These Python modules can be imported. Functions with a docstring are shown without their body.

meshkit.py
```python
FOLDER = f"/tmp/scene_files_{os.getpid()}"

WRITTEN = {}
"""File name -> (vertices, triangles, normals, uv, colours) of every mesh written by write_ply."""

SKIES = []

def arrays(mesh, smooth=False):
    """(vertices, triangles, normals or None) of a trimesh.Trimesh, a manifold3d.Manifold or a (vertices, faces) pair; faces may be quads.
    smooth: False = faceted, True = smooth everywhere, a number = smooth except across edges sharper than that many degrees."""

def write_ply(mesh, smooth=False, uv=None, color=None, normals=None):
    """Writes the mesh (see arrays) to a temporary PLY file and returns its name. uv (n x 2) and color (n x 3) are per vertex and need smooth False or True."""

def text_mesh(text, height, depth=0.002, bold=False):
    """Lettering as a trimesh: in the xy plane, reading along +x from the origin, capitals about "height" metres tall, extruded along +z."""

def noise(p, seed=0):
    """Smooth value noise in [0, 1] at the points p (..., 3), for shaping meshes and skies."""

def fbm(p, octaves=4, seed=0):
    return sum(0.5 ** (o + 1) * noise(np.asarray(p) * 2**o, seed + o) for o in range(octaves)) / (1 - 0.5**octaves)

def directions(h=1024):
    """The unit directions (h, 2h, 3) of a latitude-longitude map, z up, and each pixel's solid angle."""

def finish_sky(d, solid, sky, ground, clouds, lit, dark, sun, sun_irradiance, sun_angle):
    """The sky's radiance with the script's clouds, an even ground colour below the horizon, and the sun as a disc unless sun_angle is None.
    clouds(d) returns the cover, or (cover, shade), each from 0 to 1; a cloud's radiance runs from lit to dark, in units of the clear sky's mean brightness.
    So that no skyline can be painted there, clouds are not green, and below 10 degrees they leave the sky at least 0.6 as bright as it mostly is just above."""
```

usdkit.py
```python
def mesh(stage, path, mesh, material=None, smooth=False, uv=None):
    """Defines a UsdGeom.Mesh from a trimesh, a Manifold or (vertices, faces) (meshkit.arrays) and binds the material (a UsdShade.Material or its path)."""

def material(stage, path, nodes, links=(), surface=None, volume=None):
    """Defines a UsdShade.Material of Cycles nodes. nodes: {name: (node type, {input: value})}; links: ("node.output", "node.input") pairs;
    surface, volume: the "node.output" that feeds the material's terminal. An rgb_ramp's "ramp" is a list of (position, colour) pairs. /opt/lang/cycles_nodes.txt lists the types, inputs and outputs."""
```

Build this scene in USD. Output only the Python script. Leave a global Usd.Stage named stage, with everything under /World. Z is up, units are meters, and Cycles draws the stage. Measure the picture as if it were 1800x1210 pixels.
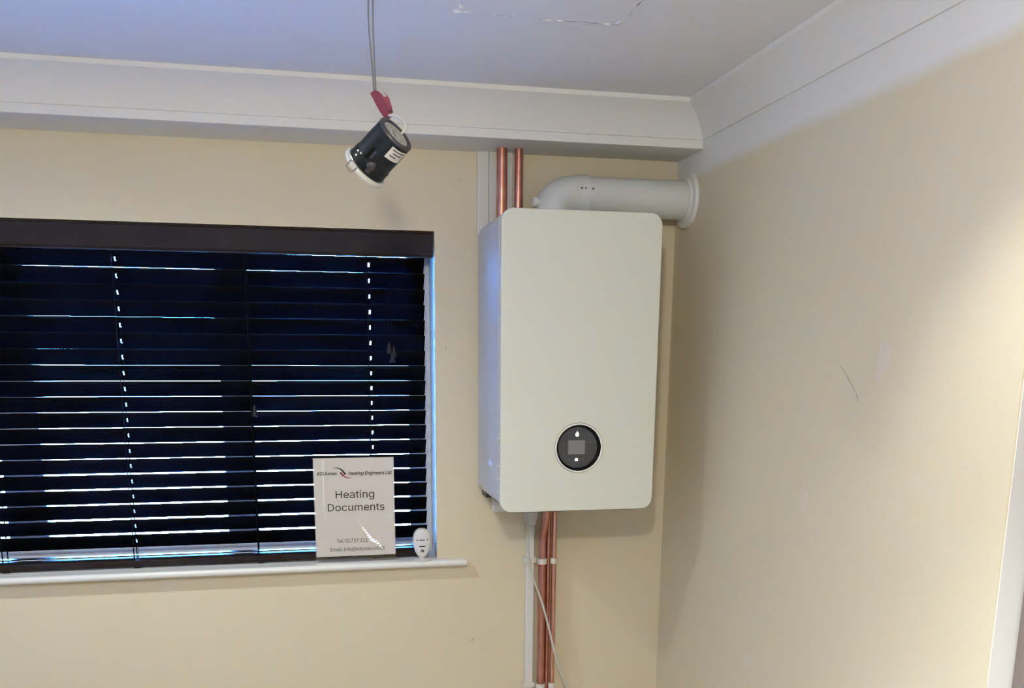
import math, random
import numpy as np, trimesh, manifold3d, shapely
from shapely.geometry import Polygon, box as sbox, Point
import usdkit, meshkit
from pxr import Usd, UsdGeom, UsdLux, UsdShade, Gf, Sdf

stage = Usd.Stage.CreateInMemory()
UsdGeom.SetStageUpAxis(stage, 'Z')
UsdGeom.SetStageMetersPerUnit(stage, 1.0)
UsdGeom.Xform.Define(stage, '/World')
stage.SetDefaultPrim(stage.GetPrimAtPath('/World'))
V = lambda *a: np.array(a, float)

# ------------------------------------------------------------------ camera
CAM = V(-1.0276, -2.5127, 1.72)
YAW, PITCH, ROLL, FPX, PPX, PPY = 0.2046, 0.2040, 0.0048, 1591.26, 874.07, 950.65
_f = V(math.sin(YAW)*math.cos(PITCH), math.cos(YAW)*math.cos(PITCH), -math.sin(PITCH))
_r0 = V(math.cos(YAW), -math.sin(YAW), 0)
_u0 = np.cross(_r0, _f)
RIGHT = math.cos(ROLL)*_r0 + math.sin(ROLL)*_u0
UP = -math.sin(ROLL)*_r0 + math.cos(ROLL)*_u0
cam = UsdGeom.Camera.Define(stage, '/World/camera')
m = np.eye(4)
m[0, :3], m[1, :3], m[2, :3], m[3, :3] = RIGHT, UP, -_f, CAM
cam.AddTransformOp().Set(Gf.Matrix4d(m.tolist()))
AP = 36.0
cam.CreateHorizontalApertureAttr(AP)
cam.CreateVerticalApertureAttr(AP*1210/1800)
cam.CreateFocalLengthAttr(FPX*AP/1800)
cam.CreateHorizontalApertureOffsetAttr((900-PPX)*AP/1800)
cam.CreateVerticalApertureOffsetAttr((PPY-605)*AP/1800)
cam.CreateFStopAttr(0.0)
cam.CreateFocusDistanceAttr(2.4)
cam.CreateExposureAttr(0.22)

# ------------------------------------------------------------------ light
sky = UsdLux.DomeLight.Define(stage, '/World/sky_light')
sky.CreateColorAttr(Gf.Vec3f(0.12, 0.55, 1.95)); sky.CreateIntensityAttr(76.0)

def lamp_ball(path, loc, radius, power, color):
    l = UsdLux.SphereLight.Define(stage, path)
    l.AddTranslateOp().Set(Gf.Vec3d(*map(float, loc)))
    l.CreateRadiusAttr(radius); l.CreateIntensityAttr(power); l.CreateColorAttr(Gf.Vec3f(*color))
    return l

def lamp_spot(path, loc, radius, power, color, cone, soft):
    l = UsdLux.SphereLight.Define(stage, path)
    l.AddTranslateOp().Set(Gf.Vec3d(*map(float, loc)))
    l.CreateRadiusAttr(radius); l.CreateIntensityAttr(power); l.CreateColorAttr(Gf.Vec3f(*color))
    s = UsdLux.ShapingAPI.Apply(l.GetPrim())
    s.CreateShapingConeAngleAttr(cone); s.CreateShapingConeSoftnessAttr(soft)
    return l

WARM = (1.0, 0.96, 0.87)
NEUTRAL = (0.93, 1.0, 0.96)
LAMP_A, LAMP_B, LAMP_C = V(-1.05, -2.38, 2.20), V(-1.61, -0.86, 2.335), V(-0.28, -1.40, 2.335)
lamp_ball('/World/main_lamp_light', LAMP_A, 0.05, 405.0, WARM)
lamp_spot('/World/left_lamp_light', LAMP_B, 0.03, 1100.0, NEUTRAL, 80.0, 1.0)
lamp_spot('/World/right_lamp_light', LAMP_C, 0.03, 860.0, (0.97, 1.0, 1.0), 40.0, 1.0)
LAMP_D = V(-0.55, -1.92, 2.335)
lamp_spot('/World/rear_lamp_light', LAMP_D, 0.03, 4200.0, (0.96, 1.0, 1.02), 46.0, 0.9)

# ------------------------------------------------------------------ materials
def mat(name, col, rough=0.5, metal=0.0, spec=0.5, noise=None, bump=None, coat=0.0, emit=None):
    """noise: (scale, colour2, contrast) blotches; bump: (scale, distance)."""
    n = {'p': ('principled_bsdf', dict(base_color=col, roughness=rough, metallic=metal, specular_ior_level=spec, coat_weight=coat))}
    if emit: n['p'][1].update(emission_color=emit[0], emission_strength=emit[1])
    L = []
    if noise or bump: n['tc'] = ('texture_coordinate', {})
    if noise:
        n['n'] = ('noise_texture', dict(scale=noise[0], detail=4.0))
        n['r'] = ('rgb_ramp', dict(ramp=[(0.5-noise[2], col), (0.5+noise[2], noise[1])]))
        L += [('tc.object', 'n.vector'), ('n.fac', 'r.fac'), ('r.color', 'p.base_color')]
    if bump:
        n['bn'] = ('noise_texture', dict(scale=bump[0], detail=3.0))
        n['b'] = ('bump', dict(strength=0.6, distance=bump[1]))
        L += [('tc.object', 'bn.vector'), ('bn.fac', 'b.height'), ('b.normal', 'p.normal')]
    return usdkit.material(stage, '/World/Looks/'+name, n, L, surface='p.BSDF')

CREAM, WHITE = (0.695, 0.600, 0.415), (0.76, 0.755, 0.73)
M = {}
M['cream'] = mat('cream_paint', CREAM, 0.6, spec=0.3, noise=(1.7, (0.675, 0.582, 0.396), 0.25), bump=(60, 0.0006))
M['white'] = mat('white_paint', WHITE, 0.55, spec=0.3, bump=(50, 0.001))
M['ceil'] = mat('ceiling_paint', (0.80, 0.80, 0.80), 0.8, spec=0.2, bump=(45, 0.0012))
M['gloss'] = mat('gloss_white_paint', (0.78, 0.77, 0.74), 0.3)
M['filler'] = mat('wall_filler', (0.715, 0.615, 0.47), 0.65, spec=0.2)
M['seam'] = mat('seam_grey', (0.34, 0.34, 0.38), 0.9, spec=0.1)
M['scuff'] = mat('scuff_grey', (0.33, 0.28, 0.22), 0.7)
# right wall: cream below, white ceiling paint cut in (brushed, uneven edge) above 2.185 m
M['wall_r'] = usdkit.material(stage, '/World/Looks/cream_paint_white_cut_in', {
    'g': ('geometry', {}), 'sx': ('separate_xyz', {}), 'n': ('noise_texture', dict(scale=9.0, detail=4.0)),
    'ms': ('math', dict(math_type='multiply', value2=0.022)), 'ad': ('math', dict(math_type='add')),
    'mr': ('map_range', dict(from_min=2.182, from_max=2.210, to_min=0.0, to_max=1.0)),
    'r': ('rgb_ramp', dict(ramp=[(0, CREAM), (1, WHITE)])),
    'bn': ('noise_texture', dict(scale=60.0, detail=3.0)), 'b': ('bump', dict(strength=0.6, distance=0.0006)),
    'p': ('principled_bsdf', dict(roughness=0.6, specular_ior_level=0.3))},
    [('g.position', 'sx.vector'), ('g.position', 'n.vector'), ('n.fac', 'ms.value1'), ('sx.z', 'ad.value1'), ('ms.value', 'ad.value2'),
     ('ad.value', 'mr.value'), ('mr.result', 'r.fac'), ('r.color', 'p.base_color'), ('g.position', 'bn.vector'), ('bn.fac', 'b.height'), ('b.normal', 'p.normal')], surface='p.BSDF')
M['floor'] = mat('floor_vinyl', (0.38, 0.33, 0.27), 0.5, noise=(3, (0.34, 0.29, 0.235), 0.2))
M['paving'] = mat('paving', (0.62, 0.62, 0.60), 0.9, noise=(0.8, (0.52, 0.55, 0.52), 0.2))
M['upvc'] = mat('window_plastic', (0.75, 0.76, 0.76), 0.3)
M['pane'] = usdkit.material(stage, '/World/Looks/window_glass', {'t': ('transparent_bsdf', {'color': (0.95, 0.97, 0.97)}), 'g': ('glossy_bsdf', {'roughness': 0.02, 'color': (1, 1, 1)}),
    'f': ('fresnel', {'IOR': 1.5}), 'x': ('mix_closure', {})}, [('f.fac', 'x.fac'), ('t.BSDF', 'x.closure1'), ('g.BSDF', 'x.closure2')], surface='x.closure')
M['film'] = usdkit.material(stage, '/World/Looks/clear_film', {'t': ('transparent_bsdf', {'color': (0.99, 0.99, 0.99)}), 'g': ('glossy_bsdf', {'roughness': 0.17, 'color': (1, 1, 1)}),
    'f': ('fresnel', {'IOR': 1.5}), 'x': ('mix_closure', {})}, [('f.fac', 'x.fac'), ('t.BSDF', 'x.closure1'), ('g.BSDF', 'x.closure2')], surface='x.closure')
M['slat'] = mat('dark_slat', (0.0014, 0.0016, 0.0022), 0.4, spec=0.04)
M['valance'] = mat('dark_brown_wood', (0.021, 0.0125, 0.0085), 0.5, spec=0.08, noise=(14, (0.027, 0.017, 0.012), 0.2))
M['cord_dark'] = mat('dark_cord', (0.003, 0.003, 0.0035), 0.8, spec=0.05)
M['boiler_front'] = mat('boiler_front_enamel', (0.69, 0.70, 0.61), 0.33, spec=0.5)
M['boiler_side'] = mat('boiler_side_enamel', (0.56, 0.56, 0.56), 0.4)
M['grey_dark'] = mat('dark_grey_plastic', (0.06, 0.06, 0.058), 0.5)
M['black'] = mat('black_plastic', (0.006, 0.006, 0.006), 0.4, spec=0.25)
M['black_matt'] = mat('black_recess', (0.004, 0.004, 0.004), 0.8, spec=0.1)
M['dial_face'] = mat('dial_face', (0.055, 0.056, 0.055), 0.3)
M['screen'] = mat('screen_grey', (0.20, 0.20, 0.19), 0.3)
M['icon_lit'] = mat('icon_lit', (0.9, 0.92, 0.95), 0.5, emit=((0.9, 0.96, 1.0), 0.9))
M['icon_dim'] = mat('icon_dim', (0.13, 0.13, 0.12), 0.5)
M['icon_amber'] = mat('icon_amber', (0.16, 0.14, 0.06), 0.5)
M['emboss'] = mat('embossed_mark', (0.70, 0.70, 0.66), 0.4)
M['plastic'] = mat('white_plastic', (0.72, 0.72, 0.70), 0.35)
M['ring'] = mat('dial_ring_white', (0.86, 0.86, 0.84), 0.25, coat=0.3)
M['flue'] = mat('flue_plastic', (0.66, 0.675, 0.65), 0.4)
M['trunking'] = mat('trunking_plastic', (0.70, 0.69, 0.65), 0.4)
M['clip'] = mat('pipe_clip_plastic', (0.66, 0.63, 0.57), 0.45)
M['copper'] = mat('copper', (0.62, 0.27, 0.18), 0.33, metal=1.0, noise=(18, (0.40, 0.16, 0.10), 0.22))
M['copper_b'] = mat('copper_bright', (0.72, 0.36, 0.24), 0.27, metal=1.0, noise=(18, (0.6, 0.28, 0.18), 0.2))
M['cable_white'] = mat('white_cable', (0.56, 0.54, 0.48), 0.5)
M['cable_grey'] = mat('grey_cable', (0.16, 0.165, 0.175), 0.5)
M['red'] = mat('red_plastic', (0.17, 0.012, 0.017), 0.4)
M['red_orange'] = mat('red_orange_plastic', (0.25, 0.035, 0.03), 0.4)
M['lamp_black'] = mat('black_lamp_metal', (0.006, 0.007, 0.0065), 0.5, spec=0.2, noise=(60, (0.014, 0.016, 0.015), 0.15))
M['bezel'] = mat('bezel_grey_white', (0.52, 0.51, 0.48), 0.4)
M['lamp_rim'] = mat('dark_rim', (0.045, 0.042, 0.04), 0.4)
M['lamp_cap'] = mat('grey_cap', (0.34, 0.33, 0.29), 0.5)
M['chrome'] = mat('satin_metal', (0.55, 0.55, 0.53), 0.35, metal=1.0)
M['steel_wire'] = mat('steel_wire', (0.25, 0.24, 0.22), 0.4, metal=0.8)
M['paper'] = mat('white_paper', (0.84, 0.82, 0.81), 0.8)
M['ink'] = mat('black_ink', (0.03, 0.03, 0.035), 0.7)
M['ink_grey'] = mat('grey_ink', (0.09, 0.09, 0.10), 0.7)
M['ink_red'] = mat('red_ink', (0.35, 0.02, 0.06), 0.7)
M['sticker'] = mat('sticker_paper', (0.62, 0.60, 0.54), 0.5)
M['device'] = mat('device_plastic', (0.70, 0.69, 0.69), 0.3)
M['taupe'] = mat('taupe_door', (0.20, 0.165, 0.14), 0.5, noise=(2, (0.18, 0.15, 0.125), 0.2))
M['lamp_glow'] = mat('lamp_glow', (1, 1, 1), 0.5, emit=((1.0, 0.9, 0.75), 6.0))

# ------------------------------------------------------------------ helpers
USED = {}
BASE = {}
def numbered(parent, name):
    k = (parent, name); c = USED.get(k, 0); USED[k] = c+1
    return name if c == 0 else '%s_%03d' % (name, c)

def tag(p, label=None, cat=None, group=None, kind=None):
    for k, v in (('label', label), ('category', cat), ('group', group), ('kind', kind)):
        if v: p.SetCustomDataByKey(k, v)

def thing(name, label, cat, loc=(0, 0, 0), group=None, kind=None):
    path = '/World/' + numbered('/World', name)
    x = UsdGeom.Xform.Define(stage, path); x.AddTranslateOp().Set(Gf.Vec3d(*map(float, loc)))
    BASE[path] = np.array(loc, float)
    tag(x.GetPrim(), label, cat, group, kind)
    return path

def arr(mesh):
    v, f, _ = meshkit.arrays(mesh)
    return trimesh.Trimesh(v, f, process=False)

def cat_(*ms):
    return trimesh.util.concatenate([arr(x) for x in ms])

def part(parent, name, mesh, material, label=None, smooth=30):
    """a mesh given in world coordinates, under a thing or a part (parent path)"""
    path = parent + '/' + numbered(parent, name)
    base = BASE[parent]
    BASE[path] = base
    t = arr(mesh).copy(); t.apply_translation(-base)
    g = usdkit.mesh(stage, path, t, M[material], smooth=smooth)
    if label: tag(g.GetPrim(), label)
    return path

def solo(name, mesh, material, label, cat, group=None, kind=None, smooth=30):
    """a thing that is one mesh, its origin at the foot of its shape"""
    t = arr(mesh).copy()
    b = t.bounds; o = V(*(b.mean(0)[:2]), b[0, 2]); t.apply_translation(-o)
    path = '/World/' + numbered('/World', name)
    g = usdkit.mesh(stage, path, t, M[material], smooth=smooth)
    UsdGeom.Xformable(g).AddTranslateOp().Set(Gf.Vec3d(*o))
    BASE[path] = o
    tag(g.GetPrim(), label, cat, group, kind)
    return path

def bx(lo, hi):
    t = trimesh.creation.box(np.subtract(hi, lo)); t.apply_translation(np.add(lo, hi)/2); return t

def cbx(lo, hi, c=0.001):
    """box with chamfered edges"""
    lo, hi = np.array(lo, float), np.array(hi, float); p = []
    for s in np.ndindex(2, 2, 2):
        q = np.where(s, hi, lo); sg = np.where(s, -1, 1)
        for k in range(3):
            d = sg*c; d[k] = 0; p.append(q+d)
    return trimesh.convex.convex_hull(np.array(p))

def frame(d):
    d = np.array(d, float)/np.linalg.norm(d)
    a = np.cross(d, (0, 0, 1) if abs(d[2]) < 0.9 else (1, 0, 0)); a /= np.linalg.norm(a)
    return d, a, np.cross(d, a)

def spline(pts, n=8):
    """Catmull-Rom through pts"""
    P = np.array(pts, float); P = np.vstack([2*P[0]-P[1], P, 2*P[-1]-P[-2]]); out = []
    for i in range(1, len(P)-2):
        for t in np.linspace(0, 1, n, endpoint=False):
            a, b, c, d = P[i-1:i+3]
            out.append(0.5*((2*b)+(c-a)*t+(2*a-5*b+4*c-d)*t*t+(3*b-a-3*c+d)*t**3))
    return np.array(out + [P[-2]])

def tube(pts, r, seg=16, caps=True):
    """a tube along pts; r a number or one per point"""
    P = np.array(pts, float); n = len(P); r = np.broadcast_to(r, n)
    T = np.gradient(P, axis=0); T /= np.linalg.norm(T, axis=1)[:, None]
    _, a, _b = frame(T[0]); v, f = [], []
    for i in range(n):
        a = a - T[i]*(a@T[i]); a /= np.linalg.norm(a); b = np.cross(T[i], a)
        th = np.linspace(0, 2*np.pi, seg, endpoint=False)
        v.append(P[i]+r[i]*(np.cos(th)[:, None]*a+np.sin(th)[:, None]*b))
    v = np.vstack(v)
    for i in range(n-1):
        for k in range(seg):
            k2 = (k+1) % seg; A, B, C, D = i*seg+k, i*seg+k2, (i+1)*seg+k2, (i+1)*seg+k
            f += [[A, B, C], [A, C, D]]
    if caps:
        v = np.vstack([v, P[0], P[-1]]); c0, c1 = n*seg, n*seg+1
        for k in range(seg):
            k2 = (k+1) % seg
            f += [[c0, k2, k], [c1, (n-1)*seg+k, (n-1)*seg+k2]]
    return trimesh.Trimesh(v, f, process=False)

def lathe(profile, origin, axis, seg=48, ref=None):
    """profile: (radius, height) pairs from one end to the other, turned about axis; closed at the axis where the radius is 0"""
    d, a, b = frame(axis); o = np.array(origin, float)
    pr = np.array(profile, float); th = np.linspace(0, 2*np.pi, seg, endpoint=False)
    ring = np.cos(th)[:, None]*a+np.sin(th)[:, None]*b
    v = np.vstack([o+d*h+ring*max(r, 0.0) for r, h in pr]); f = []
    for i in range(len(pr)-1):
        for k in range(seg):
            k2 = (k+1) % seg; A, B, C, D = i*seg+k, i*seg+k2, (i+1)*seg+k2, (i+1)*seg+k
            f += [[A, B, C], [A, C, D]]
    t = trimesh.Trimesh(v, f, process=False)
    t.merge_vertices(); t.update_faces(t.nondegenerate_faces())
    if t.is_watertight and t.volume < 0: t.invert()
    return t

def xz(poly, y0, y1):
    """extrude a shapely polygon drawn in x, z between the planes y0 < y1"""
    t = trimesh.creation.extrude_polygon(poly, y1-y0, engine='earcut')
    v = t.vertices; t.vertices = np.c_[v[:, 0], y0+v[:, 2], v[:, 1]]; t.invert(); return t

def yz(poly, x0, x1):
    t = trimesh.creation.extrude_polygon(poly, x1-x0, engine='earcut')
    v = t.vertices; t.vertices = np.c_[x0+v[:, 2], v[:, 0], v[:, 1]]; return t

def xy(poly, z0, z1):
    t = trimesh.creation.extrude_polygon(poly, z1-z0, engine='earcut')
    t.apply_translation((0, 0, z0)); return t

def rrect(x0, z0, x1, z1, r, inset=0.0, n=8):
    out = []
    for cx, cz, a0 in ((x1-r, z1-r, 0), (x0+r, z1-r, 90), (x0+r, z0+r, 180), (x1-r, z0+r, 270)):
        for a in np.linspace(a0, a0+90, n+1):
            out.append((cx+(r-inset)*math.cos(math.radians(a)), cz+(r-inset)*math.sin(math.radians(a))))
    return np.array(out)

def loft(rings):
    """closed solid through rings of equal length (convex caps)"""
    n = len(rings[0]); v = np.vstack(rings+[rings[0].mean(0)[None], rings[-1].mean(0)[None]]); f = []; c0 = n*len(rings)
    for i in range(len(rings)-1):
        for k in range(n):
            k2 = (k+1) % n; A, B, C, D = i*n+k, i*n+k2, (i+1)*n+k2, (i+1)*n+k
            f += [[A, B, C], [A, C, D]]
    for k in range(n):
        k2 = (k+1) % n
        f += [[c0, k2, k], [c0+1, (len(rings)-1)*n+k, (len(rings)-1)*n+k2]]
    t = trimesh.Trimesh(v, f, process=False)
    if t.volume < 0: t.invert()
    return t

def man(t):
    t = arr(t); t.merge_vertices()
    return manifold3d.Manifold(manifold3d.Mesh(np.array(t.vertices, np.float32), np.array(t.faces, np.uint32)))

def cut(a, *bs):
    """boolean difference; never silently empty"""
    r = man(a)
    for b in bs: r = r - man(b)
    assert r.num_tri() > 0; return arr(r)

def text(s, h, depth=0.0003, bold=False, slant=0.0, align='c', width=None):
    """lettering in x, z facing -y, based at the origin"""
    t = meshkit.text_mesh(s, h, depth, bold); v = np.array(t.vertices)
    if width: v[:, 0] *= width/(v[:, 0].max()-v[:, 0].min())
    if align == 'c': v[:, 0] -= (v[:, 0].max()+v[:, 0].min())/2
    v[:, 0] += slant*v[:, 1]
    return trimesh.Trimesh(np.c_[v[:, 0], -v[:, 2], v[:, 1]], t.faces, process=False)

# ------------------------------------------------------------------ the room
XL, YF, ZC, TH = -3.6, -4.0, 2.3442, 0.30
WX0, WX1, WZ0, WZ1 = -2.30, -0.6819, 1.1443, 2.0382       # the window opening
BD, ZS, ZG, PC = 0.1671, 2.2416, 2.2626, 0.0727            # boxing depth, its underside, foot of the coving, coving projection
DY0, DY1, DZ = -1.348, -2.16, 2.03                       # the doorway in the right wall
HOLE = (-0.903, -0.872)                                   # where the hanging lamp's cords leave the ceiling

solo('floor', bx((XL-0.1, YF-0.1, -0.1), (1.4, TH, 0)), 'floor', 'brown vinyl floor of the room, below the picture', 'floor', kind='structure')
cp = sbox(XL-0.1, YF-0.1, 1.4, TH).difference(Point(*HOLE).buffer(0.034)).difference(Point(-1.61, -0.86).buffer(0.036)).difference(Point(-0.55, -1.92).buffer(0.036)).difference(Point(-0.28, -1.40).buffer(0.036))
ceiling = thing('ceiling', 'white painted plasterboard ceiling with a patched square', 'ceiling', (0, 0, ZC), kind='structure')
part(ceiling, 'plasterboard', xy(cp, ZC, ZC+0.03), 'ceil', smooth=False)
part(ceiling, 'ceiling_void', bx((XL-0.1, YF-0.1, ZC+0.12), (1.4, TH, ZC+0.15)), 'ceil')
rng = np.random.default_rng(5)
def ragged(x0, y0, x1, y1, step=0.012, amp=0.0016):
    pts = []
    for (a, b) in (((x0, y0), (x1, y0)), ((x1, y0), (x1, y1)), ((x1, y1), (x0, y1)), ((x0, y1), (x0, y0))):
        a, b = np.array(a), np.array(b); n = int(np.linalg.norm(b-a)/step)
        for t in np.linspace(0, 1, n, endpoint=False): pts.append(a+(b-a)*t+rng.normal(0, amp, 2)*min(1, 8*t*(1-t)))
    return Polygon(pts).buffer(0)
part(ceiling, 'ceiling_patch', xy(ragged(-0.727, -1.05, -0.413, -0.686), ZC-0.0022, ZC+0.001), 'ceil', 'square patch of plasterboard with rough filled edges', smooth=False)
def seam(pts, r, seed):
    g = np.random.default_rng(seed); P = spline([(a_, b_, ZC) for a_, b_ in pts], 14); P[:, :2] += g.normal(0, 0.0012, (len(P), 2))
    return tube(P, g.uniform(0.5, 1.3, len(P))*r, 6)
for i, pts in enumerate((((-0.727, -0.686), (-0.57, -0.6855), (-0.413, -0.685)), ((-0.413, -0.685), (-0.4125, -0.87), (-0.413, -1.05)), ((-0.727, -0.686), (-0.7275, -0.87), (-0.727, -1.05)))):
    part(ceiling, 'patch_seam', seam(pts, (0.0021, 0.0018, 0.0007)[i], i), 'seam', 'thin uneven crack along the edge of the patch')
def lump(x, y, rx, ry, h, seed):
    t = trimesh.creation.icosphere(3, 1.0); v = t.vertices
    v = v*(0.7+0.6*meshkit.noise(v*2.3, seed)[:, None]); t.vertices = v*(rx, ry, h)+(x, y, ZC); return t
for i, (x, y, rx, ry) in enumerate(((-0.727, -0.684, 0.011, 0.008), (-0.712, -0.689, 0.010, 0.006), (-0.725, -0.71, 0.006, 0.010), (-0.555, -0.683, 0.013, 0.004), (-0.53, -0.685, 0.008, 0.003), (-0.418, -0.70, 0.006, 0.012), (-0.44, -0.688, 0.012, 0.004))):
    part(ceiling, 'filler_lump', lump(x, y, rx, ry, 0.004, i), 'ceil', smooth=True)

W2 = (-3.45, WZ0, -2.50, WZ1)                                # a second, uncovered window further left, outside the picture
wall_back = thing('wall_back', 'cream painted wall behind the boiler and around the window', 'wall', (0, 0, 0), kind='structure')
part(wall_back, 'plaster', xz(sbox(XL-0.1, 0, 0.1, ZC).difference(sbox(WX0, WZ0, WX1, WZ1)).difference(sbox(*W2)), 0, TH), 'cream', smooth=False)
wall_right = thing('wall_right', 'cream painted wall to the right of the boiler', 'wall', (0, 0, 0), kind='structure')
part(wall_right, 'plaster', yz(sbox(YF-0.1, 0, 0, ZC).difference(sbox(DY1, -0.01, DY0, DZ)), 0, 0.1), 'wall_r', smooth=False)
solo('wall_left', bx((XL-0.1, YF-0.1, 0), (XL, 0, ZC)), 'cream', 'cream painted wall to the left, outside the picture', 'wall', kind='structure')
solo('wall_front', bx((XL, YF-0.1, 0), (0, YF, ZC)), 'cream', 'cream painted wall behind the viewer', 'wall', kind='structure')
hall = thing('wall_side', 'walls of the passage beyond the door', 'wall', (0, 0, 0), kind='structure')
part(hall, 'plaster', bx((1.3, YF-0.1, 0), (1.4, 0, ZC)), 'cream')
part(hall, 'plaster', bx((0.1, -0.1, 0), (1.3, 0, ZC)), 'cream')
part(hall, 'plaster', bx((0.1, YF-0.1, 0), (1.3, YF, ZC)), 'cream')

# marks on the walls: filled spots, scratches and scuffs, each a thin raised or smeared shape
def blob2(rx, ry, seed, n=28, rot=0.0):
    th = np.linspace(0, 2*np.pi, n, endpoint=False); k = 0.8+0.4*meshkit.noise(np.c_[np.cos(th), np.sin(th), 0*th]*1.6+seed, seed)
    p = np.c_[rx*np.cos(th)*k, ry*np.sin(th)*k]; c, s = math.cos(rot), math.sin(rot)
    return p@np.array([[c, s], [-s, c]])
def dome_mark(centre, ax_u, ax_v, nrm, p, h):
    """a low mound with a feathered edge"""
    rings = [centre+np.outer(p[:, 0]*k, ax_u)+np.outer(p[:, 1]*k, ax_v)+np.array(nrm)*hh for k, hh in ((1.0, -0.0004), (0.9, 0.4*h), (0.6, h), (0.2, 1.05*h))]
    return loft(rings)
RW = dict(ax_u=V(0, 1, 0), ax_v=V(0, 0, 1), nrm=V(-1, 0, 0))
BW = dict(ax_u=V(1, 0, 0), ax_v=V(0, 0, 1), nrm=V(0, -1, 0))
for i, (y, z, rx, ry, rot) in enumerate(((-1.006, 1.710, 0.022, 0.036, 0.35), (-0.7745, 1.4155, 0.018, 0.030, 0.1), (-0.579, 0.984, 0.026, 0.024, 0.0))):
    part(wall_right, 'filler_patch', dome_mark(V(0, y, z), p=blob2(rx, ry, i, rot=rot), h=0.0008, **RW), 'filler', 'smeared patch of filler on the wall', smooth=True)
part(wall_right, 'scratch', tube([(0, -0.875, 1.70), (0, -0.905, 1.675), (0, -0.935, 1.648)], [0.0004, 0.0009, 0.0004], 6), 'scuff')
part(wall_right, 'scratch', tube([(0, -0.937, 1.646), (0, -0.943, 1.632)], [0.0011, 0.0006], 6), 'scuff')
part(wall_back, 'scuff_mark', tube([(-0.585, 0, 0.892), (-0.572, 0, 0.898)], [0.0006, 0.0012], 6), 'scuff')
part(wall_back, 'scuff_mark', tube([(-0.59, 0, 0.886), (-0.578, 0, 0.889)], [0.0004, 0.0010], 6), 'scuff')
part(wall_back, 'scuff_mark', tube([(-0.652, 0, 1.738), (-0.655, 0, 1.728)], 0.0007, 6), 'scuff')
part(wall_back, 'scuff_mark', tube([(-0.190, 0, 0.912), (-0.185, 0, 0.915)], 0.0008, 6), 'scuff')
for x, z in ((-0.615, 2.17), (-0.61, 2.07), (-0.60, 1.99)):
    part(wall_back, 'scuff_mark', tube([(x, 0, z), (x+0.003, 0, z+0.003)], 0.0007, 6), 'scuff')

# boxing under the ceiling along the back wall, coving on it and along the right wall (mitred in the corner)
t1 = thing('trim_1', 'white boxed-in ledge running along the back wall under the coving', 'boxing', (-1.65, 0, ZS), kind='structure')
part(t1, 'boxing', cbx((XL, -BD, ZS), (0, 0.0, ZC), 0.0012), 'white')
lip = 0.0105
prof = [(0, ZG), (0.0055, ZG)] + [(0.0055+(PC-0.010)*(1-math.cos(t))*0.9+0.004*math.sin(t)*0, ZG+0.002+(ZC-ZG-lip-0.002)*math.sin(t)) for t in np.linspace(0, math.pi/2, 9)]
k = prof[-1][0]
prof = [(d if i < 2 else 0.0055+(d-0.0055)*(PC-0.004-0.0055)/(k-0.0055), z) for i, (d, z) in enumerate(prof)] + [(PC, ZC-lip), (PC, ZC), (0, ZC)]
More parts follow.
